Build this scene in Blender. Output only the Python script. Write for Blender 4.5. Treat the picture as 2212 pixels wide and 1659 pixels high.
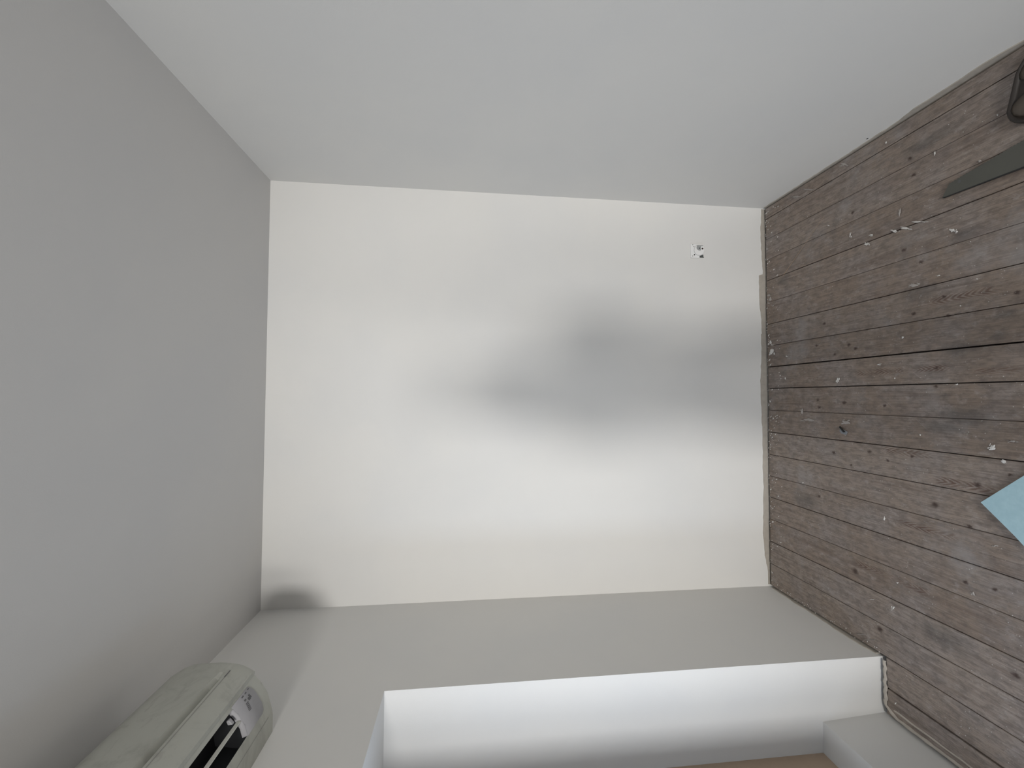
import bpy, bmesh, math, random
from mathutils import Vector, Matrix
random.seed(7)
for o in list(bpy.data.objects): bpy.data.objects.remove(o)
S = bpy.context.scene
COL = S.collection

# ---------------------------------------------------------------- camera, sky, lamps, exposure
XL, XR, YB, YN, ZC, HC = -1.0308, 1.0692, 2.1154, -3.60, 2.6326, 1.6473
PITCH, YAW, ROLL, FPX = -0.10609181, 0.03166189, 0.00759462, 883.51
cp, sp, cy, sy = math.cos(PITCH), math.sin(PITCH), math.cos(YAW), math.sin(YAW)
fwd = Vector((sy*cp, cy*cp, sp)); rgt = Vector((cy, -sy, 0)); upv = rgt.cross(fwd)
r2 = rgt*math.cos(ROLL) + upv*math.sin(ROLL)
u2 = -rgt*math.sin(ROLL) + upv*math.cos(ROLL)
cam_d = bpy.data.cameras.new('camera'); cam = bpy.data.objects.new('camera', cam_d); COL.objects.link(cam)
X, Y, Z = -u2, r2, -fwd                      # the phone was held on its side: picture left is up
cam.matrix_world = Matrix(((X.x, Y.x, Z.x, 0), (X.y, Y.y, Z.y, 0), (X.z, Y.z, Z.z, HC), (0, 0, 0, 1)))
cam_d.sensor_fit = 'HORIZONTAL'; cam_d.sensor_width = 36.0; cam_d.lens = 36.0*FPX/2212.0
cam_d.clip_start = 0.01
S.camera = cam

w = bpy.data.worlds.new('sky'); S.world = w; w.use_nodes = True
bg = w.node_tree.nodes['Background']; bg.inputs[0].default_value = (0.62, 0.74, 0.95, 1); bg.inputs[1].default_value = 0.6

def area(name, loc, target, sx, sz, power, col, spread=180):
    l = bpy.data.lights.new(name, 'AREA'); l.shape = 'RECTANGLE'; l.size = sx; l.size_y = sz
    l.energy = power; l.color = col; l.spread = math.radians(spread)
    o = bpy.data.objects.new(name, l); COL.objects.link(o); o.location = loc
    d = Vector(target) - Vector(loc); o.rotation_euler = d.to_track_quat('-Z', 'Y').to_euler()
    return o
# daylight through the window in the wall behind the camera, and through the niche window on the left, plus an added fill
area('daylight_rear', (0.0, -3.66, 1.80), (0.0, 2.1, 1.10), 0.44, 0.85, 34, (1.0, 0.975, 0.935), 80)
area('fill_rear_left', (-0.70, -3.66, 1.30), (0.25, 2.1, 1.10), 0.46, 1.50, 13.5, (1.0, 0.975, 0.935), 80)  # added fill lamp, lifts the person's shadow on the far wall
area('daylight_left', (-1.437, 0.77, 1.12), (0, 0.77, 1.12), 0.36, 1.50, 14.0, (0.64, 0.79, 1.0))
S.view_settings.view_transform = 'Standard'; S.view_settings.look = 'None'
S.view_settings.gamma = 1; S.view_settings.use_curve_mapping = False
S.view_settings.exposure = -0.30

# ---------------------------------------------------------------- helpers
def link(name, me, parent=None, mat=None):
    o = bpy.data.objects.new(name, me); COL.objects.link(o)
    if parent: o.parent = parent
    if mat: me.materials.append(mat)
    return o
def mesh(name, verts, faces, parent=None, mat=None, smooth=False):
    me = bpy.data.meshes.new(name); me.from_pydata([tuple(v) for v in verts], [], faces); me.update()
    if smooth:
        for p in me.polygons: p.use_smooth = True
    return link(name, me, parent, mat)
class MB:
    def __init__(s): s.v = []; s.f = []
    def box(s, x0, x1, y0, y1, z0, z1):
        b = len(s.v)
        s.v += [(x0,y0,z0),(x1,y0,z0),(x1,y1,z0),(x0,y1,z0),(x0,y0,z1),(x1,y0,z1),(x1,y1,z1),(x0,y1,z1)]
        s.f += [tuple(b+i for i in q) for q in ((0,3,2,1),(4,5,6,7),(0,1,5,4),(1,2,6,5),(2,3,7,6),(3,0,4,7))]; return s
    def prism(s, pts, ext):
        """pts: 3-D outline, ext: vector"""
        b = len(s.v); n = len(pts); e = Vector(ext)
        s.v += [tuple(p) for p in pts] + [tuple(Vector(p)+e) for p in pts]
        s.f += [tuple(b+i for i in range(n-1, -1, -1)), tuple(b+n+i for i in range(n))]
        s.f += [(b+i, b+(i+1) % n, b+n+(i+1) % n, b+n+i) for i in range(n)]; return s
    def build(s, name, mat, parent=None, smooth=False, bevel=0, seg=2):
        o = mesh(name, s.v, s.f, parent, mat, smooth)
        bm = bmesh.new(); bm.from_mesh(o.data); bmesh.ops.recalc_face_normals(bm, faces=bm.faces)
        if bevel: bmesh.ops.bevel(bm, geom=bm.edges[:], offset=bevel, segments=seg, profile=.5, affect='EDGES')
        bm.to_mesh(o.data); bm.free()
        return o
def thing(name, label, cat, loc=(0,0,0)):
    o = bpy.data.objects.new(name, None); COL.objects.link(o); o.location = loc; o.empty_display_size = .05
    o['label'] = label; o['category'] = cat; return o
def struct(o): o['kind'] = 'structure'; return o
def stuff(o): o['kind'] = 'stuff'; return o

class NT:
    def __init__(s, name):
        s.m = bpy.data.materials.new(name); s.m.use_nodes = True; s.t = s.m.node_tree
        s.b = s.t.nodes['Principled BSDF']; s.o = s.t.nodes['Material Output']
    def n(s, typ, ins=None, **kw):
        nd = s.t.nodes.new(typ)
        for k, v in kw.items(): setattr(nd, k, v)
        for k, v in (ins or {}).items():
            if hasattr(v, 'is_output'): s.t.links.new(v, nd.inputs[k])
            else: nd.inputs[k].default_value = v
        return nd
    def math(s, op, a, b=0.0, c=0.0, clamp=False):
        return s.n('ShaderNodeMath', {0: a, 1: b, 2: c}, operation=op, use_clamp=clamp).outputs[0]
    def vmath(s, op, a, b=(0,0,0)):
        nd = s.n('ShaderNodeVectorMath', {0: a, 1: b}, operation=op)
        return nd.outputs['Value'] if op in ('LENGTH', 'DISTANCE') else nd.outputs[0]
    def ramp(s, v, a, b, lo=0.0, hi=1.0, smooth=True):
        return s.n('ShaderNodeMapRange', {0: v, 1: a, 2: b, 3: lo, 4: hi}, interpolation_type='SMOOTHSTEP' if smooth else 'LINEAR').outputs[0]
    def mix(s, f, a, b):
        nd = s.n('ShaderNodeMix', data_type='RGBA')
        for i, v in ((0, f), (6, a), (7, b)):
            if hasattr(v, 'is_output'): s.t.links.new(v, nd.inputs[i])
            else: nd.inputs[i].default_value = v
        return nd.outputs[2]
    def noise(s, vec, scale, detail=4, rough=.55, dist=0):
        return s.n('ShaderNodeTexNoise', {'Vector': vec, 'Scale': scale, 'Detail': detail, 'Roughness': rough, 'Distortion': dist}).outputs[0]
    def bump(s, h, strength, dist=.002):
        s.t.links.new(s.n('ShaderNodeBump', {'Height': h, 'Strength': strength, 'Distance': dist}).outputs[0], s.b.inputs['Normal'])
    def base(s, v):
        if hasattr(v, 'is_output'): s.t.links.new(v, s.b.inputs['Base Color'])
        else: s.b.inputs['Base Color'].default_value = v
    def pos(s): return s.n('ShaderNodeNewGeometry').outputs['Position']
def c4(r, g, b): return (r, g, b, 1)

def paint_mat(name, col, rough=.75):
    t = NT(name); p = t.pos()
    blot = t.noise(p, 2.2, 3)
    t.base(t.mix(t.ramp(blot, .35, .7), c4(*col), c4(col[0]*.97, col[1]*.975, col[2]*.985)))
    t.b.inputs['Roughness'].default_value = rough; t.b.inputs['Specular IOR Level'].default_value = .25
    t.bump(t.math('ADD', t.noise(p, 330, 2), t.math('MULTIPLY', t.noise(p, 14, 2), .8)), .12, .0012)
    return t.m
def plain(name, col, rough=.5, metal=0, bump=0, bscale=200, var=.08):
    t = NT(name); p = t.pos()
    n = t.noise(p, 35, 3)
    t.base(t.mix(n, c4(*[x*(1-var) for x in col]), c4(*[min(1, x*(1+var)) for x in col])))
    t.b.inputs['Roughness'].default_value = rough; t.b.inputs['Metallic'].default_value = metal
    if bump: t.bump(t.noise(p, bscale, 3), bump, .001)
    return t.m

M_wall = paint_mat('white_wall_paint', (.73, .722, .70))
M_front = paint_mat('grey_bounce_cut', (.36, .35, .34))  # unseen wall made grey to cut the bounced light
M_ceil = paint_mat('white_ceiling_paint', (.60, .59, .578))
M_raw = plain('raw_grey_plaster', (.40, .365, .32), .9, bump=.6, bscale=150, var=.2)
M_dark = plain('dark_subfloor', (.02, .017, .015), .9)
M_tan = plain('raw_tan_wood', (.50, .38, .28), .7, bump=.2, bscale=60)
M_white = plain('white_gloss_paint', (.80, .80, .79), .4)

KNOTS = [(0.316,1.347,.0083),(0.288,1.237,.0071),(0.356,1.249,.0074),(0.347,1.73,.0091),(0.214,1.581,.0091),(0.233,1.613,.0091),(0.198,1.68,.0081),(0.803,1.581,.0078),(0.566,1.375,.0093),(0.501,1.318,.0087),(0.109,1.279,.0071),(0.043,1.282,.007),(0.251,1.778,.0081),(-0.019,1.64,.01),(-0.009,1.777,.009),(-0.044,1.77,.008),(-0.029,1.464,.007),(0.322,1.057,.0085),(-0.219,1.528,.0091),(-0.246,1.694,.0101),(-0.245,1.455,.007),(-0.216,1.366,.0061),(-0.288,1.609,.0071),(-0.377,1.296,.0124),(-0.279,1.17,.0112),(-0.421,1.197,.0071),(-0.738,1.605,.015),(-0.609,1.211,.0087),(-0.599,1.136,.0078),(-0.462,1.777,.0081),(-0.232,1.089,.0071),(-0.924,1.502,.0123),(-0.833,1.09,.0101),(0.835,1.336,.0087),(0.904,1.346,.0078)]
STAINS = [(0.192,1.108,.022,.03),(0.262,1.088,.018,.03),(0.009,1.254,.014,.02),(-0.049,1.265,.012,.016),(0.17,1.19,.03,.09),(-0.10,1.27,.025,.09),(-0.06,1.20,.04,.10),(0.55,1.19,.03,.05),(0.62,1.98,.03,.06),(-0.50,1.86,.05,.10),(0.39,1.33,.04,.09),(-0.83,1.28,.05,.10),(0.93,1.28,.025,.12)]
def wood_mat():
    t = NT('worn_pine_boards'); p = t.pos()
    rnd = t.n('ShaderNodeObjectInfo').outputs['Random']
    off = t.n('ShaderNodeCombineXYZ', {0: t.math('MULTIPLY', rnd, 7.3), 1: t.math('MULTIPLY', rnd, 31.0), 2: 0.0}).outputs[0]
    q = t.vmath('ADD', p, off)
    g1 = t.noise(t.vmath('MULTIPLY', q, (70, 2.2, 1)), 1.0, 5, .62, .4)          # fine grain
    g2 = t.noise(t.vmath('MULTIPLY', q, (22, .9, 1)), 1.0, 4, .6, .8)            # broad grain
    g3 = t.noise(t.vmath('MULTIPLY', q, (260, 9, 1)), 1.0, 3, .7)                # fibres
    blot = t.noise(q, 5.5, 4, .6)
    dirt = t.noise(p, 3.0, 5, .65)
    col = t.mix(t.ramp(rnd, 0, 1), c4(.245, .190, .150), c4(.305, .252, .212))
    col = t.mix(t.ramp(blot, .40, .68, 0, .75), col, c4(.275, .240, .222))
    col = t.mix(t.ramp(g2, .50, .76, 0, .55), col, c4(.145, .100, .076))
    col = t.mix(t.ramp(g1, .52, .76, 0, .60), col, c4(.115, .080, .063))
    col = t.mix(t.ramp(g3, .35, .62, .40, 0), col, c4(.095, .075, .066))
    m1 = t.noise(t.vmath('MULTIPLY', q, (55, 26, 1)), 1.0, 5, .7)
    col = t.mix(t.ramp(m1, .36, .58, .52, 0), col, c4(.105, .084, .074))
    m2 = t.noise(t.vmath('MULTIPLY', q, (34, 19, 1)), 1.0, 5, .72)
    col = t.mix(t.ramp(m2, .52, .72, 0, .40), col, c4(.40, .365, .34))
    # cathedral grain: nested arrow heads along the heart of some boards
    sx = t.n('ShaderNodeSeparateXYZ', {0: p}).outputs
    for xc, y0, y1, fy, sgn in ((.345, 1.04, 1.33, 52, 1), (.109, 1.22, 1.60, 62, -1), (.090, 1.02, 1.25, 30, 1), (-.205, 1.28, 1.50, 46, 1), (-.285, 1.10, 1.32, 40, -1), (-.47, 1.2, 1.45, 36, 1), (-.70, 1.3, 1.62, 40, -1)):
        wob = t.math('MULTIPLY', t.math('SUBTRACT', t.noise(t.vmath('MULTIPLY', p, (14, 3, 1)), 1.0, 3), .5), .03)
        dx = t.math('ABSOLUTE', t.math('SUBTRACT', t.math('ADD', sx[0], wob), xc))
        ph = t.math('ADD', t.math('MULTIPLY', sx[1], float(fy*sgn)), t.math('MULTIPLY', dx, 120.0))
        ph = t.math('ADD', ph, t.math('MULTIPLY', t.noise(t.vmath('MULTIPLY', p, (30, 6, 1)), 1.0, 2), 2.5))
        fr = t.math('ABSOLUTE', t.math('SUBTRACT', t.math('FRACT', ph), .5))
        line = t.ramp(fr, .17, .30, 0, 1)
        msk = t.math('MULTIPLY', t.ramp(dx, .006, .017, 1, 0), t.math('MULTIPLY', t.ramp(sx[1], y0, y0+.05), t.ramp(sx[1], y1-.05, y1, 1, 0)))
        msk = t.math('MULTIPLY', msk, t.ramp(t.noise(t.vmath('MULTIPLY', p, (9, 9, 1)), 1.0, 2), .38, .6, .15, 1))
        col = t.mix(t.math('MULTIPLY', t.math('MULTIPLY', line, msk), .75), col, c4(.095, .050, .034))
    # worn grey bloom and dark patches
    col = t.mix(t.ramp(dirt, .52, .72, 0, .55), col, c4(.30, .285, .28))
    col = t.mix(t.ramp(t.noise(t.vmath('ADD', p, (9, 3, 0)), 4.2, 6, .7), .56, .74, 0, .42), col, c4(.105, .092, .088))
    jit = t.vmath('MULTIPLY', t.vmath('SUBTRACT', t.n('ShaderNodeTexNoise', {'Vector': p, 'Scale': 90.0, 'Detail': 3.0}).outputs['Color'], (.5, .5, .5)), (.010, .016, 0))
    pj = t.vmath('ADD', p, jit)
    def spots(lst):
        acc = None
        for e in lst:
            x, y, a = e[0], e[1], e[2]; b = e[3] if len(e) > 3 else a*1.25
            d = t.vmath('LENGTH', t.vmath('MULTIPLY', t.vmath('SUBTRACT', pj, (x, y, 0)), (1/a, 1/b, 0)))
            v = t.ramp(d, .15, 1.15, 1, 0)
            acc = v if acc is None else t.math('MAXIMUM', acc, v)
        return acc
    col = t.mix(t.math('MULTIPLY', spots(KNOTS), .95), col, c4(.050, .030, .024))
    col = t.mix(t.math('MULTIPLY', spots(STAINS), .42), col, c4(.055, .055, .055))
    # scattered specks of wall paint and pale scratches
    for sc, th, cc, amt in ((150.0, .13, (.55, .53, .50), .9), (300.0, .17, (.45, .43, .41), .55)):
        vo = t.n('ShaderNodeTexVoronoi', {'Vector': t.vmath('ADD', p, (sc*.013, 0, 0)), 'Scale': sc})
        keep = t.ramp(t.n('ShaderNodeSeparateColor', {0: vo.outputs['Color']}).outputs[0], .93, .95)
        clus = t.ramp(t.noise(p, 6, 3), .42, .60, .15, 1)
        sp_ = t.math('MULTIPLY', t.math('MULTIPLY', t.ramp(vo.outputs['Distance'], th, th+.14, 1, 0), keep), clus)
        col = t.mix(t.math('MULTIPLY', sp_, amt), col, c4(*cc))
    rot = t.n('ShaderNodeVectorRotate', {'Vector': p, 'Axis': (0, 0, 1), 'Angle': .75}, rotation_type='AXIS_ANGLE').outputs[0]
    scr = t.noise(t.vmath('MULTIPLY', rot, (240, 7, 1)), 1.0, 2, .5)
    col = t.mix(t.ramp(scr, .70, .78, 0, .28), col, c4(.42, .40, .385))
    scr = t.noise(t.vmath('MULTIPLY', p, (30, 330, 1)), 1.0, 2, .5)
    col = t.mix(t.math('MULTIPLY', t.ramp(scr, .66, .76, 0, .30), t.ramp(sx[1], 1.75, 2.02)), col, c4(.40, .37, .33))
    t.base(col)
    t.t.links.new(t.ramp(g1, .3, .7, .50, .66), t.b.inputs['Roughness'])
    t.b.inputs['Specular IOR Level'].default_value = .40
    t.bump(t.math('ADD', t.math('MULTIPLY', g1, 1.0), t.math('MULTIPLY', g3, .6)), .30, .0015)
    return t.m
M_wood = wood_mat()

# ---------------------------------------------------------------- room shell
# niche in the left wall: y from NY0 to NY1, z from SILL to LIN
NY0, NY1, LIN, SILL, PX, WX = 0.49, 1.503, 1.932, 0.258, -1.262, -1.384
XO = -1.50
struct(MB().box(XL-.6, XR+.2, YB, YB+.20, -.06, ZC+.15).build('wall_back', M_wall))
struct(MB().box(XR, XR+.20, YN-.2, YB, -.06, ZC+.15).build('wall_right', M_wall))
lw = MB()
lw.box(XO, XL, NY1, YB, -.06, ZC+.1)
lw.box(XO, XL, YN, NY0, -.06, ZC+.1)
lw.box(XO, XL, NY0, NY1, LIN, ZC+.1)
b = len(lw.v)                                               # parapet under the window, face leaning a little
lw.prism([(-1.246, NY0, -.06), (-1.266, NY0, SILL), (XO, NY0, SILL), (XO, NY0, -.06)], (0, NY1-NY0, 0))
struct(lw.build('wall_left', M_wall))
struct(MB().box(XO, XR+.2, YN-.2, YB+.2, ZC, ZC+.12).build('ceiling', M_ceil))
bw = MB()
BX0, BX1, BZ0, BZ1 = -.27, .27, 1.32, 2.28
CX0, CX1, CZ0, CZ1 = -.97, -.43, .50, 2.10  # opening added for the fill lamp
bw.box(XO, CX0, YN-.2, YN, -.06, ZC+.1).box(CX1, BX0, YN-.2, YN, -.06, ZC+.1).box(BX1, XR+.2, YN-.2, YN, -.06, ZC+.1)
bw.box(BX0, BX1, YN-.2, YN, -.06, BZ0).box(BX0, BX1, YN-.2, YN, BZ1, ZC+.1)
bw.box(CX0, CX1, YN-.2, YN, -.06, CZ0).box(CX0, CX1, YN-.2, YN, CZ1, ZC+.1)
struct(bw.build('wall_front', M_front))

fl = struct(MB().box(XO, XR+.2, YN-.2, YB+.2, -.07, -.026).build('floor', M_dark))
JO = [-1.243,-1.139,-1.02,-.901,-.782,-.661,-.542,-.426,-.309,-.187,-.067,.053,.171,.287,.407,.529,.651,.767,.883,.998,1.059]
WIDE = {-1.139:.0045, -1.02:.0022, .651:.0022, .407:.0018, .171:.0034, .053:.0024, -.309:.0016, -.187:.0018, -.542:.0022, -.782:.0022, -.901:.0016, .998:.0022, .287:.0012}
for i in range(len(JO)-1):
    g0 = .75*WIDE.get(JO[i], .0008); g1 = .75*WIDE.get(JO[i+1], .0008)
    x0, x1 = JO[i]+g0, JO[i+1]-g1
    if i == 0: x0 = JO[0]+.004
    y0, y1 = (YN+.02, YB-.013-random.random()*.007)
    if x1 < XL+.02: y0, y1 = NY0+.01, NY1-.02
    zt = random.uniform(-.0012, .0012); c = .0016
    ys = [y0, y1-.004, y1]
    pr = [(x0, -.026), (x0, zt-c), (x0+c, zt), (x1-c, zt), (x1, zt-c), (x1, -.026)]
    V = []; F = []
    for k, yy in enumerate(ys):
        d = .002 if k == 2 else 0
        V += [(x, yy + (0 if k != 2 else (.003*math.sin(x*40))), z-(d if z > -.02 else 0)) for x, z in pr]
    for k in range(2):
        F += [(k*6+j, k*6+j+1, k*6+6+j+1, k*6+6+j) for j in range(5)]
    F += [tuple(range(5, -1, -1)), tuple(range(12, 18))]
    o = mesh('plank', V, F, fl, M_wood)
    bm = bmesh.new(); bm.from_mesh(o.data); bmesh.ops.recalc_face_normals(bm, faces=bm.faces); bm.to_mesh(o.data); bm.free()

# raw plaster left along the foot of the walls where the skirting was taken off
def jag(pts, n=5, amp=.0022):
    out = []
    for (a, za), (c, zc) in zip(pts[:-1], pts[1:]):
        m = max(1, int(abs(c-a)/.02))
        for k in range(m):
            f = k/m; out.append((a+(c-a)*f, za+(zc-za)*f+random.uniform(-amp, amp)*(1 if k else .3)))
    return out + [pts[-1]]
back = jag([(1.064,.012),(.99,.013),(.964,.0185),(.78,.013),(.694,.008),(.687,.031),(.543,.031),(.44,.021),(.36,.018),(.356,.024),(.257,.024),(.076,.032),(-.18,.025),(-.36,.025),(-.51,.022),(-.74,.031),(-.865,.022),(-.93,.006),(-1.02,.004)])
struct(MB().prism([(x, YB, z) for x, z in back] + [(-1.02, YB, -.02), (1.064, YB, -.02)], (0, -.0025, 0)).build('baseboard_back', M_raw))
rp = jag([(2.10,.006),(1.91,.006),(1.72,.007),(1.54,.007),(1.44,.010),(1.424,.006),(1.37,.010),(1.31,.024),(1.232,.022),(1.16,.021),(1.105,.024),(1.02,.012),(.9,.01),(.6,.02)], amp=.0015)
struct(MB().prism([(XR, y, z) for y, z in rp] + [(XR, .6, -.02), (XR, 2.10, -.02)], (-.004, 0, 0)).build('baseboard_right', M_raw))
lp = jag([(2.09,.002),(1.98,.004),(1.93,.010),(1.86,.004),(1.80,.006),(1.70,.012),(1.60,.011),(1.52,.004)], amp=.002)
struct(MB().prism([(XL, y, z) for y, z in lp] + [(XL, 1.52, -.02), (XL, 2.09, -.02)], (.004, 0, 0)).build('baseboard_left', M_raw))
# old mortar fillets in the niche
def ribbon(pts, wid, h, name, mat, parent=None):
    V = []; F = []
    for i, (x, y) in enumerate(pts):
        a = Vector(pts[max(i-1, 0)]); c = Vector(pts[min(i+1, len(pts)-1)]); d = (c-a).normalized(); n = Vector((-d.y, d.x))
        ww = wid*random.uniform(.6, 1.2); hh = h*random.uniform(.6, 1.2); p = Vector((x, y))
        for s_, z in ((-.5, -.001), (-.35, hh*.8), (.1, hh), (.5, -.001)):
            r = p+n*ww*s_; V.append((r.x, r.y, z))
    for i in range(len(pts)-1):
        for j in range(3): F.append((i*4+j, i*4+j+1, i*4+5+j, i*4+4+j))
    return mesh(name, V, F, parent, mat, True)
M_mort = plain('grey_mortar', (.43, .39, .34), .95, bump=.8, bscale=180, var=.25)
pth = [(-1.035+ -.006*k - .0, 1.486+.002*math.sin(k)) for k in range(0, 30)] + [(-1.214, 1.474), (-1.223, 1.462)] + [(-1.231, 1.44-.02*k) for k in range(0, 40)]
stuff(ribbon(pth, .011, .007, 'mortar', M_mort, fl))
stuff(ribbon([(-1.207+.001*math.sin(k*1.3), 1.455-.02*k) for k in range(40)], .006, .004, 'mortar', M_mort, fl))

# ---------------------------------------------------------------- windows
M_glass = NT('window_glass')
M_glass.t.nodes.remove(M_glass.b)
gm = M_glass.n('ShaderNodeMixShader', {0: .08, 1: M_glass.n('ShaderNodeBsdfTransparent').outputs[0], 2: M_glass.n('ShaderNodeBsdfGlossy', {'Roughness': .02}).outputs[0]})
M_glass.t.links.new(gm.outputs[0], M_glass.o.inputs[0]); M_glass = M_glass.m
wn = struct(MB().box(WX-.05, WX, NY1-.062, NY1, SILL, LIN).box(WX-.05, WX, NY0, NY0+.062, SILL, LIN)
            .box(WX-.05, WX, NY0+.062, NY1-.062, SILL, SILL+.066).box(WX-.05, WX, NY0+.062, NY1-.062, LIN-.06, LIN).build('window_1', M_tan))
MB().box(WX-.040, WX-.018, .985, NY1-.066, SILL+.070, LIN-.064).build('light_stop_panel', M_tan, wn)  # panel added to keep window light off the outer jamb
for z in (.77, 1.17, 1.55): MB().box(WX-.045, WX-.015, NY0+.062, .965, z-.014, z+.014).build('glazing_bar', M_white, wn)
MB().box(WX-.048, WX-.012, .965, .985, SILL+.066, LIN-.06).build('mullion', M_tan, wn)
MB().box(WX-.034, WX-.030, NY0+.055, .97, SILL+.06, LIN-.055).build('pane', M_glass, wn)
def casement(name, x0, x1, z0, z1):
    f = struct(MB().box(x0, x0+.04, YN-.16, YN-.10, z0, z1).box(x1-.04, x1, YN-.16, YN-.10, z0, z1)
               .box(x0+.04, x1-.04, YN-.16, YN-.10, z0, z0+.04).box(x0+.04, x1-.04, YN-.16, YN-.10, z1-.04, z1).build(name, M_white))
    MB().box(x0+.035, x1-.035, YN-.132, YN-.128, z0+.035, z1-.035).build('pane', M_glass, f)
casement('window_2', BX0, BX1, BZ0, BZ1); casement('fill_window', CX0, CX1, CZ0, CZ1)  # second casement is made up, it frames the fill lamp

# ---------------------------------------------------------------- air conditioner over the niche
def ac_mat():
    t = NT('aged_white_plastic'); p = t.pos()
    n = t.noise(t.vmath('MULTIPLY', p, (4, 9, 9)), 1.0, 5, .65, 1.0)
    col = t.mix(t.ramp(n, .48, .70, 0, .75), c4(.43, .435, .39), c4(.33, .33, .295))
    sm = t.noise(t.vmath('MULTIPLY', p, (3, 16, 40)), 1.0, 3, .6, .6)
    col = t.mix(t.ramp(sm, .58, .72, 0, .65), col, c4(.34, .33, .30))
    t.base(col); t.b.inputs['Roughness'].default_value = .42; t.bump(t.noise(p, 500, 2), .05, .0005); return t.m
M_ac = ac_mat()
M_acd = plain('black_outlet', (.006, .007, .009), .7)
M_disp = plain('lilac_grey_plastic', (.36, .355, .37), .5, var=.03)
M_ico = plain('dark_grey_print', (.11, .11, .115), .6)
M_vane = plain('pale_plastic', (.56, .56, .51), .4)
A0, A1 = .56, 1.36
ac = thing('air_conditioner', 'white wall-mounted air conditioner high on the left wall under the ceiling', 'air conditioner', (XL, (A0+A1)/2, 2.238))
inv = Matrix.Translation(-Vector(ac.location))
def loc(v): return tuple(inv @ Vector(v))
prof = [(0,2.238),(.05,2.238),(.062,2.2395),(.085,2.245),(.093,2.247),(.12,2.255),(.135,2.264),(.15,2.273),(.166,2.287),(.176,2.296)]
pan = [(.176,2.296),(.1765,2.2935),(.190,2.2935),(.200,2.308),(.211,2.328),(.2155,2.3445),(.2165,2.3505),(.2185,2.3570),(.2195,2.3665),(.2205,2.374),(.222,2.388),(.2225,2.427),(.221,2.467),(.216,2.488),(.202,2.512),(.172,2.535),(.0,2.540)]
def loft(P, ys, fn, name, mat, cap=True, smooth=True, skip=None):
    V = []; F = []; n = len(P)
    for k, yy in enumerate(ys):
        for j, (x, z) in enumerate(P):
            x2, z2 = fn(x, z, k, yy, j); V.append(loc((XL+x2, yy, z2)))
    for k in range(len(ys)-1):
        for j in range(n-1):
            if skip and skip(k, j): continue
            F.append((k*n+j, k*n+j+1, k*n+n+j+1, k*n+n+j))
    if cap:
        F.append(tuple(range(n))); F.append(tuple((len(ys)-1)*n+j for j in range(n-1, -1, -1)))
    o = mesh(name, V, F, ac, mat, smooth)
    bm = bmesh.new(); bm.from_mesh(o.data); bmesh.ops.recalc_face_normals(bm, faces=bm.faces); bm.to_mesh(o.data); bm.free()
    if smooth:
        o.data.set_sharp_from_angle(angle=math.radians(28))
    return o
OY0, OY1 = .70, 1.231
ysb = [A0, OY0, OY1, A1]
# chassis: underside with the outlet cut out of it, closed behind by the black outlet
V = []; F = []
n = len(prof)
full = prof + [(.172, 2.533), (0, 2.538)]
o = loft(full, ysb, lambda x, z, k, yy, j: (x, z), 'body', M_ac, True, True, lambda k, j: k == 1 and 4 <= j < 8)
mb = MB()
mb.prism([loc((XL+x, OY0, z)) for x, z in ((.093,2.2472),(.120,2.2552),(.135,2.2642),(.150,2.2732),(.166,2.2872),(.150,2.345),(.07,2.33),(.06,2.27))], (0, OY1-OY0, 0))
oo = mb.build('outlet', M_acd, ac)
bm = bmesh.new(); bm.from_mesh(oo.data)
for f in list(bm.faces):                                   # open the mouth
    c = f.calc_center_median()
    if abs(f.normal.y) < .5 and c.z < .047 and c.x > .09: bm.faces.remove(f)
bm.to_mesh(oo.data); bm.free()
# front panel with the long finger groove, its far corner rounded
ysp = [A0, A0+.008, A0+.03, A0+.05, A0+.056, A0+.07, 1.255, 1.288, 1.312, 1.33, 1.346, 1.355, A1+.001]
def pf(x, z, k, yy, j):
    e = min(yy-A0, A1+.001-yy); q = max(0, 1-e/.03)
    if z > 2.44: z = 2.44+(z-2.44)*(1-.30*q**2.2)
    if j not in (0, 1, len(pan)-1): x -= .006*max(0, 1-e/.012)**2
    gr = 1 if 5 <= k <= 6 else (.55 if k in (4, 7) else 0)
    if j == 7: x -= .0150*gr; z += .0038*gr
    if j == 8: x += .0012*gr; z += .0025*gr
    return x, z
fp = loft(pan, ysp, pf, 'front_panel', M_ac, True, True)
for i_, p_ in enumerate(fp.data.polygons):
    if i_ < (len(ysp)-1)*(len(pan)-1) and i_ % (len(pan)-1) in (5, 6, 7): p_.use_smooth = False
# thin shadow line and catch slot on the panel's lower rim
def onprof(P, s):
    i = min(int(s), len(P)-2); f = s-i; return (P[i][0]+(P[i+1][0]-P[i][0])*f, P[i][1]+(P[i+1][1]-P[i][1])*f)
def patch(P, s0, s1, y0, y1, off, name, mat, parent, n=5):
    V = []; F = []
    for k in range(n+1):
        s = s0+(s1-s0)*k/n; x, z = onprof(P, s); i = min(int(s), len(P)-2)
        d = Vector((P[i+1][0]-P[i][0], P[i+1][1]-P[i][1])).normalized(); nx, nz = d.y, -d.x
        for yy in (y0, y1): V.append(loc((XL+x+nx*off, yy, z+nz*off)))
    for k in range(n): F.append((2*k, 2*k+1, 2*k+3, 2*k+2))
    return mesh(name, V, F, parent, mat)
patch(pan, 4.86, 5.02, .62, 1.318, .0004, 'seam', plain('seam_shadow', (.30,.30,.275), .8), ac)
patch(pan, 4.90, 5.15, 1.292, 1.322, .0007, 'catch_slot', M_ico, ac)
patch(prof, 1.92, 2.04, A0+.02, 1.335, .0004, 'seam', bpy.data.materials['seam_shadow'], ac)
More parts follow.
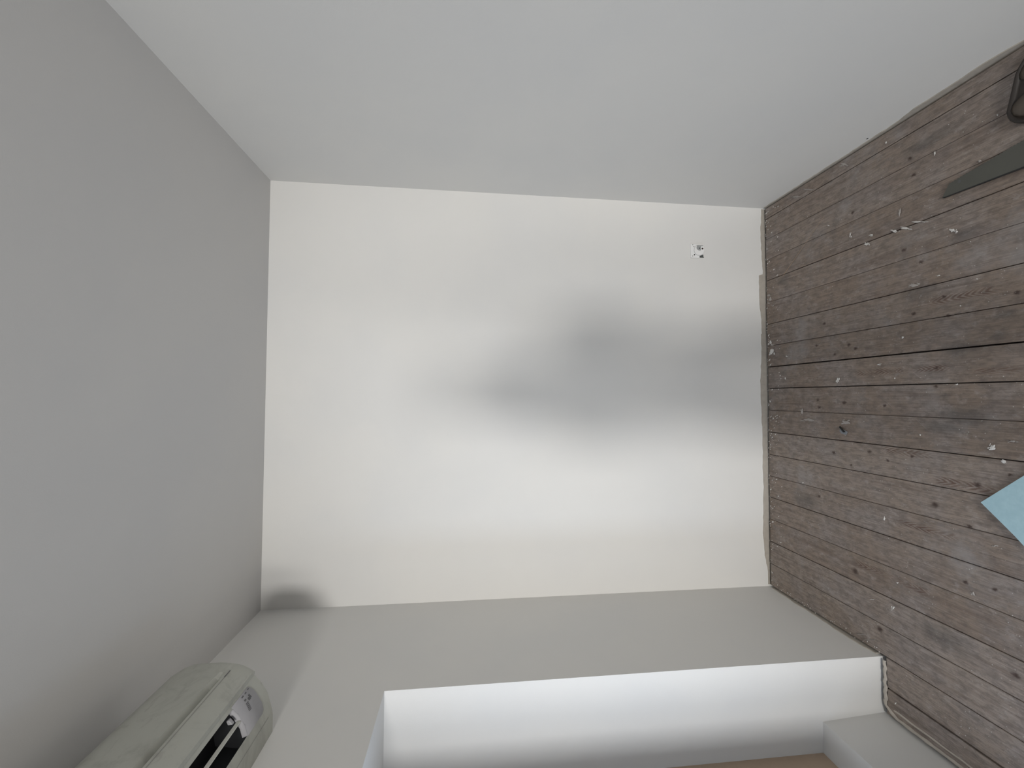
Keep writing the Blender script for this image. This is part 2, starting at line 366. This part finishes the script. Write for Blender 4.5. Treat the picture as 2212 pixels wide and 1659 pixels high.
# display panel at the far end of the outlet: rounded outer corner
def sprof(P, s, off):
    x, z = onprof(P, s); i = min(int(s), len(P)-2)
    d = Vector((P[i+1][0]-P[i][0], P[i+1][1]-P[i][1])).normalized()
    return x+d.y*off, z-d.x*off
rows = []
for k in range(13):
    s = 3.75+(8.45-3.75)*k/12; ye = 1.322
    if k < 2: ye -= (.010, .003)[k]
    if k > 9: ye -= (0,0,0,0,0,0,0,0,0,0,.002,.005,.010)[k]
    rows.append((s, ye))
V = []; F = []
for s, ye in rows:
    for lift, yy in ((-.0005, 1.2305), (.0012, 1.2312), (.0012, 1.275), (.0012, ye-.001), (-.0005, ye)):
        x, z = sprof(prof, s, lift); V.append(loc((XL+x, yy, z)))
for k in range(len(rows)-1):
    for j in range(4): F.append((k*5+j, k*5+j+1, k*5+6+j, k*5+5+j))
dp = mesh('display_panel', V, F, ac, M_disp, True)
def icon(s, y, ds, dy):
    V = []
    for a, b in ((-1,-1),(1,-1),(1,1),(-1,1)):
        x, z = sprof(prof, s+a*ds, .0016); V.append((XL+x, y+b*dy, z))
    return V
V = []; F = []
for s, y, ds, dy in ((8.05,1.307,.09,.0035),(7.98,1.293,.09,.0035),(7.98,1.277,.11,.0045),(7.25,1.297,.26,.003),(7.10,1.290,.20,.004),(7.40,1.276,.12,.004)) + tuple((5.85+.22*q,1.272+.0006*q,.07,.006) for q in range(6)):
    b = len(V); V += [loc(v) for v in icon(s, y, ds, dy)]; F.append((b, b+1, b+2, b+3))
stuff(mesh('icons', V, F, dp, M_ico))
# pale rim of the outlet end, swing vane and its lug
V = []; F = []
for k in range(9):
    s = 4+4*k/8
    for yy, lift in ((1.231, .0012), (1.2285-.0015*math.sin(k*.9), .0004), (1.227, -.012)):
        x, z = sprof(prof, s, lift); V.append(loc((XL+x, yy, z)))
for k in range(8):
    for j in range(2): F.append((k*3+j, k*3+j+1, k*3+4+j, k*3+3+j))
mesh('outlet_rim', V, F, ac, M_disp, True)
MB().prism([loc((XL+x, OY0+.004, z)) for x, z in ((.1358,2.2640),(.1340,2.2628),(.1348,2.272),(.1366,2.273))], (0, OY1-OY0-.008, 0)).build('vane', M_vane, ac)
MB().prism([loc((XL+x, 1.206, z)) for x, z in ((.142,2.273),(.155,2.284),(.152,2.291),(.141,2.286))], (0, .010, 0)).build('vane_lug', M_disp, ac, bevel=.002)

# ---------------------------------------------------------------- wall socket without its cover
so = thing('wall_socket', 'small white power socket without its cover, low on the back wall', 'socket', (.8075, YB, .398))
def sl(x, z, y=0): return (x-.8075, y, z-.398)
M_soc = plain('white_socket_plastic', (.84, .84, .83), .35, var=.02)
M_hole = plain('black_hole', (.012, .012, .012), .8)
M_grey = plain('grey_metal_insert', (.33, .34, .34), .45)
M_drk = plain('dark_green_grey_box', (.075, .085, .085), .7)
MB().box(-.034, .037, -.0015, 0, -.037, .036).build('wall_box', M_drk, so)
MB().prism([sl(x, z, -.0015) for x, z in ((.8452,.437),(.7695,.437),(.7695,.385),(.7815,.3850),(.7905,.3630),(.7905,.3592),(.8452,.3592))], (0, -.004, 0)).build('mounting_plate', M_soc, so, bevel=.0008)
MB().box(-.038, .0377, -.0072, -.0055, .029, .037).build('support_strap', M_soc, so, bevel=.0007)
def disc(cx, cz, r, y0, y1, name, mat, parent, n=28, bev=0):
    return MB().prism([sl(cx+r*math.cos(a*2*math.pi/n), cz+r*math.sin(a*2*math.pi/n), y0) for a in range(n)], (0, y1-y0, 0)).build(name, mat, parent, bevel=bev)
ins = disc(.8120, .3885, .0285, -.0055, -.0105, 'socket_insert', M_soc, so, bev=.0012)
disc(.8120, .3885, .0305, -.0055, -.0066, 'collar', plain('collar_grey', (.55,.55,.54), .5), so)
MB().prism([sl(x, z, -.0106) for x, z in ((.8385,.4040),(.8390,.3665),(.8345,.3665),(.8330,.3800),(.8120,.3800),(.8090,.3850),(.8095,.3930),(.8150,.4030),(.8230,.4060))], (0, -.0012, 0)).build('contact_plate', M_grey, ins, bevel=.0004)
disc(.8220, .3890, .0032, -.0117, -.0122, 'contact_hole', M_hole, ins, 12)
disc(.8205, .3712, .0048, -.0105, -.0112, 'contact_hole', plain('brown_hole', (.05,.025,.02), .7), ins, 12)
for x, z, r in ((.8416,.4255,.0018),(.8313,.4185,.0018),(.7864,.4154,.0034),(.7786,.4266,.0020),(.7755,.3612,.0022)):
    disc(x, z, r, -.0055 if z > .37 else -.001, -.0076 if z > .37 else -.004, 'screw', M_hole, so, 10)
# wall plug hole near the right floor edge
nl = MB().prism([(XR, 1.487+.004*math.cos(a*math.pi/4), .022+.0028*math.sin(a*math.pi/4)) for a in range(8)], (-.001, 0, 0)).build('nail', M_hole)
nl['label'] = 'tiny dark nail head low in the right wall just above the floorboards'; nl['category'] = 'nail'

# ---------------------------------------------------------------- green plasterboard offcut on the floor
def board_mat():
    t = NT('mint_green_board'); p = t.pos()
    n = t.noise(p, 40, 5, .7); m = t.noise(p, 9, 3)
    col = t.mix(t.ramp(n, .35, .7), c4(.345, .515, .575), c4(.395, .57, .625))
    col = t.mix(t.ramp(m, .55, .75, 0, .35), col, c4(.29, .445, .495))
    t.base(col); t.b.inputs['Roughness'].default_value = .8; t.bump(n, .2, .0008); return t.m
cn = Vector((-.331, 1.154)); d1 = Vector((.706, -.708)); d2 = Vector((-.731, -.683)); d2 = Vector((-.712, -.702))
pts = [cn]
for k in range(1, 14): pts.append(cn + d2*(.40*k/14) + d1*random.uniform(-.0016, .0016)*(1 if k > 2 else .3))
pts += [cn+d2*.40, cn+d2*.40+d1*.55, cn+d1*.55]
mid = sum(pts, Vector((0, 0)))/len(pts)
gb = thing('plasterboard_offcut', 'mint green plasterboard offcut lying cornerwise on the floorboards', 'board', (mid.x, mid.y, .0013))
MB().prism([(p.x-mid.x, p.y-mid.y, .0004) for p in pts], (0, 0, .0114)).build('gypsum_core', plain('gypsum_white', (.72, .70, .66), .9), gb)
MB().prism([(p.x-mid.x, p.y-mid.y, .0118) for p in pts], (0, 0, .0006)).build('paper_face', board_mat(), gb)

# ---------------------------------------------------------------- hand saw
sw = thing('hand_saw', 'grey steel hand saw lying flat on the floorboards near the right wall', 'saw', (.72, .90, .0014))
def S3(x, y, z): return (x-.72, y-.90, z-.0014)
M_steel = NT('dull_saw_steel'); pz = M_steel.pos()
M_steel.base(M_steel.mix(M_steel.noise(pz, 9, 4), c4(.10, .10, .088), c4(.135, .135, .118)))
M_steel.b.inputs['Metallic'].default_value = .55; M_steel.b.inputs['Roughness'].default_value = .5; M_steel = M_steel.m
def zb(y): return .0035 + (1.242-y)*.018
tipL, toe, heelR, heelL = (.702,1.242), (.739,1.222), (.816,.735), (.676,.70)
bl = [tipL]
nteeth = 60
teeth = []
for k in range(nteeth+1):
    f = k/nteeth; x = toe[0]+(heelR[0]-toe[0])*f; y = toe[1]+(heelR[1]-toe[1])*f
    teeth.append((x, y))
    if k < nteeth:
        f2 = (k+.35)/nteeth; teeth.append((toe[0]+(heelR[0]-toe[0])*f2+.0028, toe[1]+(heelR[1]-toe[1])*f2))
bl += teeth + [heelL]
blade = MB().prism([S3(x, y, zb(y)) for x, y in bl], (0, 0, .0012)).build('blade', M_steel, sw)
sp0, sp1 = Vector(tipL), Vector(heelL)
dn = (sp1-sp0).normalized(); pn = Vector((dn.y, -dn.x)); pn = pn if pn.x < 0 else -pn
q4 = [sp0, sp1, sp1+pn*.006, sp0+pn*.003+dn*.004]
MB().prism([S3(v.x, v.y, zb(v.y)-.0012) for v in q4], (0, 0, .0032)).build('edge_shadow', plain('edge_shadow_black', (.012, .012, .012), .6), sw)  # black strip standing in for the shadow along the blade's edge
MB().prism([S3(.733+.0048*math.cos(a*math.pi/6), 1.190+.0048*math.sin(a*math.pi/6), zb(1.19)+.0012) for a in range(12)], (0, 0, .0003)).build('hanging_hole', plain('hole_grey', (.10, .10, .10), .6), sw)
hv = [(.668,.715),(.824,.745),(.842,.690),(.820,.640),(.838,.585),(.815,.560),(.770,.580),(.700,.575),(.672,.600),(.690,.650)]
M_hand = plain('dark_saw_handle', (.03, .03, .032), .55)
hd = MB()
out = [S3(x, y, .0016) for x, y in hv]
inn = [S3(.752+(x-.752)*.52, .640+(y-.640)*.42, .0016) for x, y in hv]
nh = len(hv); base = 0
hd.v = out + inn + [(x, y, z+.026) for x, y, z in out] + [(x, y, z+.026) for x, y, z in inn]
for i in range(nh):
    j = (i+1) % nh
    hd.f += [(i, nh+i, nh+j, j), (2*nh+i, 2*nh+j, 3*nh+j, 3*nh+i), (i, j, 2*nh+j, 2*nh+i), (nh+i, 3*nh+i, 3*nh+j, nh+j)]
hd.build('handle', M_hand, sw, bevel=.003)

# ---------------------------------------------------------------- dark moulded pad at the edge of the picture
kp = thing('kneeling_pad', 'dark brown moulded pad with raised rim lying by the right wall', 'pad', (.925, .93, .0014))
M_pad = plain('dark_brown_rubber', (.020, .015, .012), .5, bump=.4, bscale=90, var=.3)
M_padl = plain('worn_brown_rubber', (.085, .068, .052), .6, bump=.5, bscale=120, var=.4)
def rr(hx, hy, r, n=7):
    out = []
    for cx, cyy, a0 in ((hx-r, hy-r, 0), (-hx+r, hy-r, 90), (-hx+r, -hy+r, 180), (hx-r, -hy+r, 270)):
        for k in range(n):
            a = math.radians(a0+90*k/(n-1)); out.append((cx+r*math.cos(a), cyy+r*math.sin(a)))
    return out
o1 = rr(.110, .128, .058)
def skew(p):                                     # the far right corner is cut back more than the left
    x, y = p
    if y > .02: y -= max(0, x+.01)*.38*min(1, (y-.02)/.1)
    return x, y
V = []; F = []; N = len(o1)
for sc, z in ((1.0, 0), (1.0, .014), (.978, .019), (.94, .019), (.912, .010), (.86, .008)):
    for p in o1:
        x, y = skew((p[0]*sc, p[1]*(1-(1-sc)*.9))); V.append((x, y, z))
for k in range(5):
    for j in range(N): F.append((k*N+j, k*N+(j+1) % N, (k+1)*N+(j+1) % N, (k+1)*N+j))
F.append(tuple(range(N-1, -1, -1))); F.append(tuple(5*N+j for j in range(N)))
mesh('rim', V, F, kp, M_pad, True)
def dome(cx, cyy, ax, ay, h, z0):
    V = [(cx, cyy, z0+h)]; F = []; n = 20
    for r in (.3, .6, .82, .95, 1.0):
        for j in range(n):
            a = 2*math.pi*j/n; q = 1.0-.12*math.cos(2*a)
            V.append((cx+ax*r*q*math.cos(a), cyy+ay*r*q*math.sin(a), z0+h*math.sqrt(max(0, 1-r*r))))
    for j in range(n): F.append((0, 1+j, 1+(j+1) % n))
    for k in range(4):
        for j in range(n): F.append((1+k*n+j, 1+(k+1)*n+j, 1+(k+1)*n+(j+1) % n, 1+k*n+(j+1) % n))
    return mesh('cushion', V, F, kp, M_padl, True)
dome(-.052, .046, .046, .070, .018, .007); dome(.046, .012, .046, .082, .018, .007)

# ---------------------------------------------------------------- paint and filler spatter on the boards
SPLATS = [(.574,1.213,-.006,-.016,-.009,0),(.651,1.406,-.008,-.019,-.007,0),(.646,1.364,-.013,-.031,-.005,0),(.651,1.319,-.012,-.029,-.004,0),(.641,1.514,-.006,-.016,-.008,0),(.672,1.497,-.007,-.016,-.006,0),(.434,1.262,-.002,-.006,-.003,.001),(.519,1.168,0,-.002,-.002,0),(.233,1.387,-.001,-.005,-.005,.001),(.137,1.48,0,-.009,-.005,.001),(.081,1.666,0,-.01,-.016,.001),(.049,1.218,0,-.004,-.003,0),(.313,1.201,-.001,-.003,-.003,0),(.255,2.065,-.002,-.022,-.023,0),(.303,2.075,-.003,-.018,-.016,0),(.217,1.961,-.001,-.009,-.004,0),(.391,1.154,-.001,-.004,-.002,0),(.796,1.696,-.004,-.008,-.003,0),(.711,1.59,-.002,-.006,-.012,0),(.079,1.42,0,-.003,-.004,0),(.103,1.972,0,-.005,-.008,0),(-.153,1.131,.002,-.012,-.015,0),(-.194,1.101,.001,-.009,-.009,0),(-.476,1.474,.001,-.004,-.011,.001),(-.418,1.869,.001,-.006,-.006,0),(-.708,1.429,.002,-.005,-.004,0),(-.133,1.335,0,-.003,-.004,0),(-.821,1.532,.006,-.013,-.003,.001),(-.111,2.062,.001,-.005,-.006,0),(-.814,1.449,.003,-.007,-.009,0),(-1.175,1.448,.003,-.004,-.007,.001),(1.019,1.431,-.002,-.004,-.005,0),(.874,1.263,-.002,-.003,-.009,.001),(.892,1.089,-.002,-.003,-.003,0)]
FAINT = [(.423,1.349,-.007,-.026,-.009,0),(.549,2.075,-.005,-.018,-.022,0),(.716,1.387,-.003,-.005,-.018,.001),(-.073,1.872,0,-.01,-.022,.001),(-.105,1.839,.002,-.042,-.009,.001),(-.128,1.079,.002,-.014,-.005,0),(-.104,1.636,.001,-.029,-.012,.001),(-.46,1.131,.004,-.009,-.004,0),(-.996,1.595,.021,-.037,-.003,0),(-.993,1.548,.017,-.03,-.003,0),(-.638,1.192,.003,-.007,-.008,0),(1.016,1.872,-.027,-.055,-.006,0),(1.023,1.809,-.022,-.044,-.005,0),(1.038,1.622,-.014,-.025,-.008,0),(.773,1.137,-.003,-.005,-.005,0)]
M_spl = plain('dried_white_paint', (.66, .64, .61), .8, bump=.5, bscale=200, var=.15)
M_fai = plain('thin_paint_smear', (.36, .33, .305), .85, bump=.5, bscale=200, var=.25)
def splat_mesh(name, L, mat):
    V = []; F = []
    for x, y, ax, ay, bx, by in L:
        big = math.hypot(ax, ay)
        parts = [(0, 0, 1.0)] if big < .006 else [(random.uniform(-.85,.85), random.uniform(-.85,.85), random.uniform(.12,.38)) for _ in range(8)]+[(random.uniform(-.3,.3), random.uniform(-.3,.3), .68)]
        for ou, ov, sc in parts:
            n = 11; b = len(V); V.append((x+ax*ou+bx*ov, y+ay*ou+by*ov, .0030))
            for k in range(n):
                a = 2*math.pi*k/n; r = sc*random.uniform(.45, 1.15)
                u, v = ou+r*math.cos(a), ov+r*math.sin(a); V.append((x+ax*u+bx*v, min(2.098, y+ay*u+by*v), .0013))
            for k in range(n): F.append((b, b+1+k, b+1+(k+1) % n))
    return mesh(name, V, F, fl, mat)
stuff(splat_mesh('paint_splatter', SPLATS, M_spl)); stuff(splat_mesh('paint_smears', FAINT, M_fai))
# crumbs of plaster along the wall edges
edge = []
for k in range(210):
    x = random.uniform(-1.0, 1.05); s_ = random.uniform(.0015, .0050)*(1.7 if random.random() < .1 else 1)
    edge.append((x, random.uniform(2.075, 2.102) if random.random() < .7 else random.uniform(2.0, 2.09), s_*.4, -s_, -s_*random.uniform(.4, 1), 0))
for k in range(40):
    y = random.uniform(1.5, 2.05); s_ = random.uniform(.001, .003)
    edge.append((random.uniform(-1.02, -1.0), y, 0, -s_, -s_, 0))
stuff(splat_mesh('plaster_crumbs', edge, M_spl))
# the thin orange scratch in the far right corner
a = Vector((.851, 1.718)); c = Vector((.643, 1.978)); d = (c-a).normalized(); nn = Vector((-d.y, d.x))*.0013
sc = mesh('scratch', [(a.x-nn.x*.3, a.y-nn.y*.3, .0015), (a.x+nn.x*.3, a.y+nn.y*.3, .0015), (c.x+nn.x, c.y+nn.y, .0015), (c.x-nn.x, c.y-nn.y, .0015)], [(0, 1, 2, 3)], fl, plain('pale_orange_scratch', (.42, .30, .20), .8))
# loose splinter of dark filler on the boards
ch = thing('filler_chip', 'small dark chip with grey filler lying on the middle floorboards', 'chip', (-.150, 1.645, .0013))
MB().prism([(-.010,-.016,0),(.004,-.022,0),(.012,-.004,0),(.016,.010,0),(.004,.016,0),(-.006,.006,0)], (0, 0, .003)).build('filler', plain('blue_grey_filler', (.22, .23, .245), .9, bump=.5), ch)
MB().prism([(.002,-.014,.003),(.026,.010,.003),(.022,.014,.003),(.000,-.006,.003)], (0, 0, .004)).build('splinter', M_hole, ch)

# ---------------------------------------------------------------- the person taking the picture, just behind the lens
def skin_fig(name, nodes, edges, root, mat, parent=None, sub=2):
    me = bpy.data.meshes.new(name); me.from_pydata([p[0] for p in nodes], edges, []); me.update()
    o = link(name, me, parent, mat)
    sk = o.modifiers.new('skin', 'SKIN'); sk.use_smooth_shade = True
    for i, p in enumerate(nodes):
        me.skin_vertices[0].data[i].radius = p[1] if isinstance(p[1], tuple) else (p[1], p[1])
        me.skin_vertices[0].data[i].use_root = i == root
    s_ = o.modifiers.new('sub', 'SUBSURF'); s_.levels = s_.render_levels = sub
    return o
pe = thing('person', 'person in dark clothes standing behind the lens holding up a phone', 'person', (.055, -.36, 0))
NB = [((0,0,.95),(.16,.11)), ((0,0,1.12),(.135,.10)), ((0,0,1.32),(.15,.11)), ((0,0,1.45),(.10,.08)), ((-.02,.01,1.53),(.055,.055)), ((-.03,.03,1.60),(.075,.085)), ((-.03,.03,1.70),(.078,.095)), ((-.03,.03,1.75),(.05,.06)),
      ((-.165,0,1.42),.055), ((-.165,.05,1.17),.044), ((-.14,.24,1.42),.034), ((-.11,.29,1.53),.028),
      ((.165,0,1.42),.055), ((.18,.05,1.17),.046), ((.10,.24,1.42),.036), ((.02,.29,1.53),.028),
      ((-.10,0,.86),.095), ((-.11,.02,.48),.062), ((-.11,-.02,.09),.045), ((-.11,.09,.045),.040),
      ((.10,0,.86),.095), ((.11,.02,.48),.062), ((.11,-.02,.09),.045), ((.12,.09,.045),.040)]
EB = [(0,1),(1,2),(2,3),(3,4),(4,5),(5,6),(6,7),(3,8),(8,9),(9,10),(10,11),(3,12),(12,13),(13,14),(14,15),(0,16),(16,17),(17,18),(18,19),(0,20),(20,21),(21,22),(22,23)]
t = NT('clothes_and_skin'); zz = t.n('ShaderNodeSeparateXYZ', {0: t.pos()}).outputs[2]
col = t.mix(t.ramp(zz, .96, .965), c4(.05, .06, .09), c4(.09, .09, .10)); col = t.mix(t.ramp(zz, 1.475, 1.48), col, c4(.50, .33, .25))
t.base(col); t.b.inputs['Roughness'].default_value = .8
skin_fig('figure', NB, EB, 0, t.m, pe)
def cap(name, cx, cyy, cz, ax, ay, az, mat, parent, zmin=-1.0):
    bm = bmesh.new(); bmesh.ops.create_uvsphere(bm, u_segments=20, v_segments=12, radius=1)
    for v in bm.verts: v.co = Vector((cx+v.co.x*ax, cyy+v.co.y*ay, cz+max(zmin, v.co.z)*az))
    me = bpy.data.meshes.new(name); bm.to_mesh(me); bm.free(); o = link(name, me, parent, mat)
    for p in me.polygons: p.use_smooth = True
    return o
cap('hair', -.03, .005, 1.695, .092, .105, .100, plain('brown_hair', (.05, .03, .02), .7), pe, -.35)
for sgn, bx in ((-1, -.11), (1, .02)):
    for k in range(4):
        z = 1.545+.020*k
        skin_fig('finger', [((bx, .29, 1.54+.012*k), .013), ((bx-sgn*-.02*sgn*sgn, .315, z), .009), ((bx+(.03 if sgn < 0 else -.02), .322, z+.004), .008)], [(0,1),(1,2)], 0, t.m, pe, 1)
ph = thing('phone', 'black phone held up by the person behind the lens', 'phone', (0, -.022, 1.59))
MB().box(-.036, .036, -.004, .004, -.072, .074).build('case', plain('black_phone', (.015, .015, .018), .3), ph, bevel=.002)
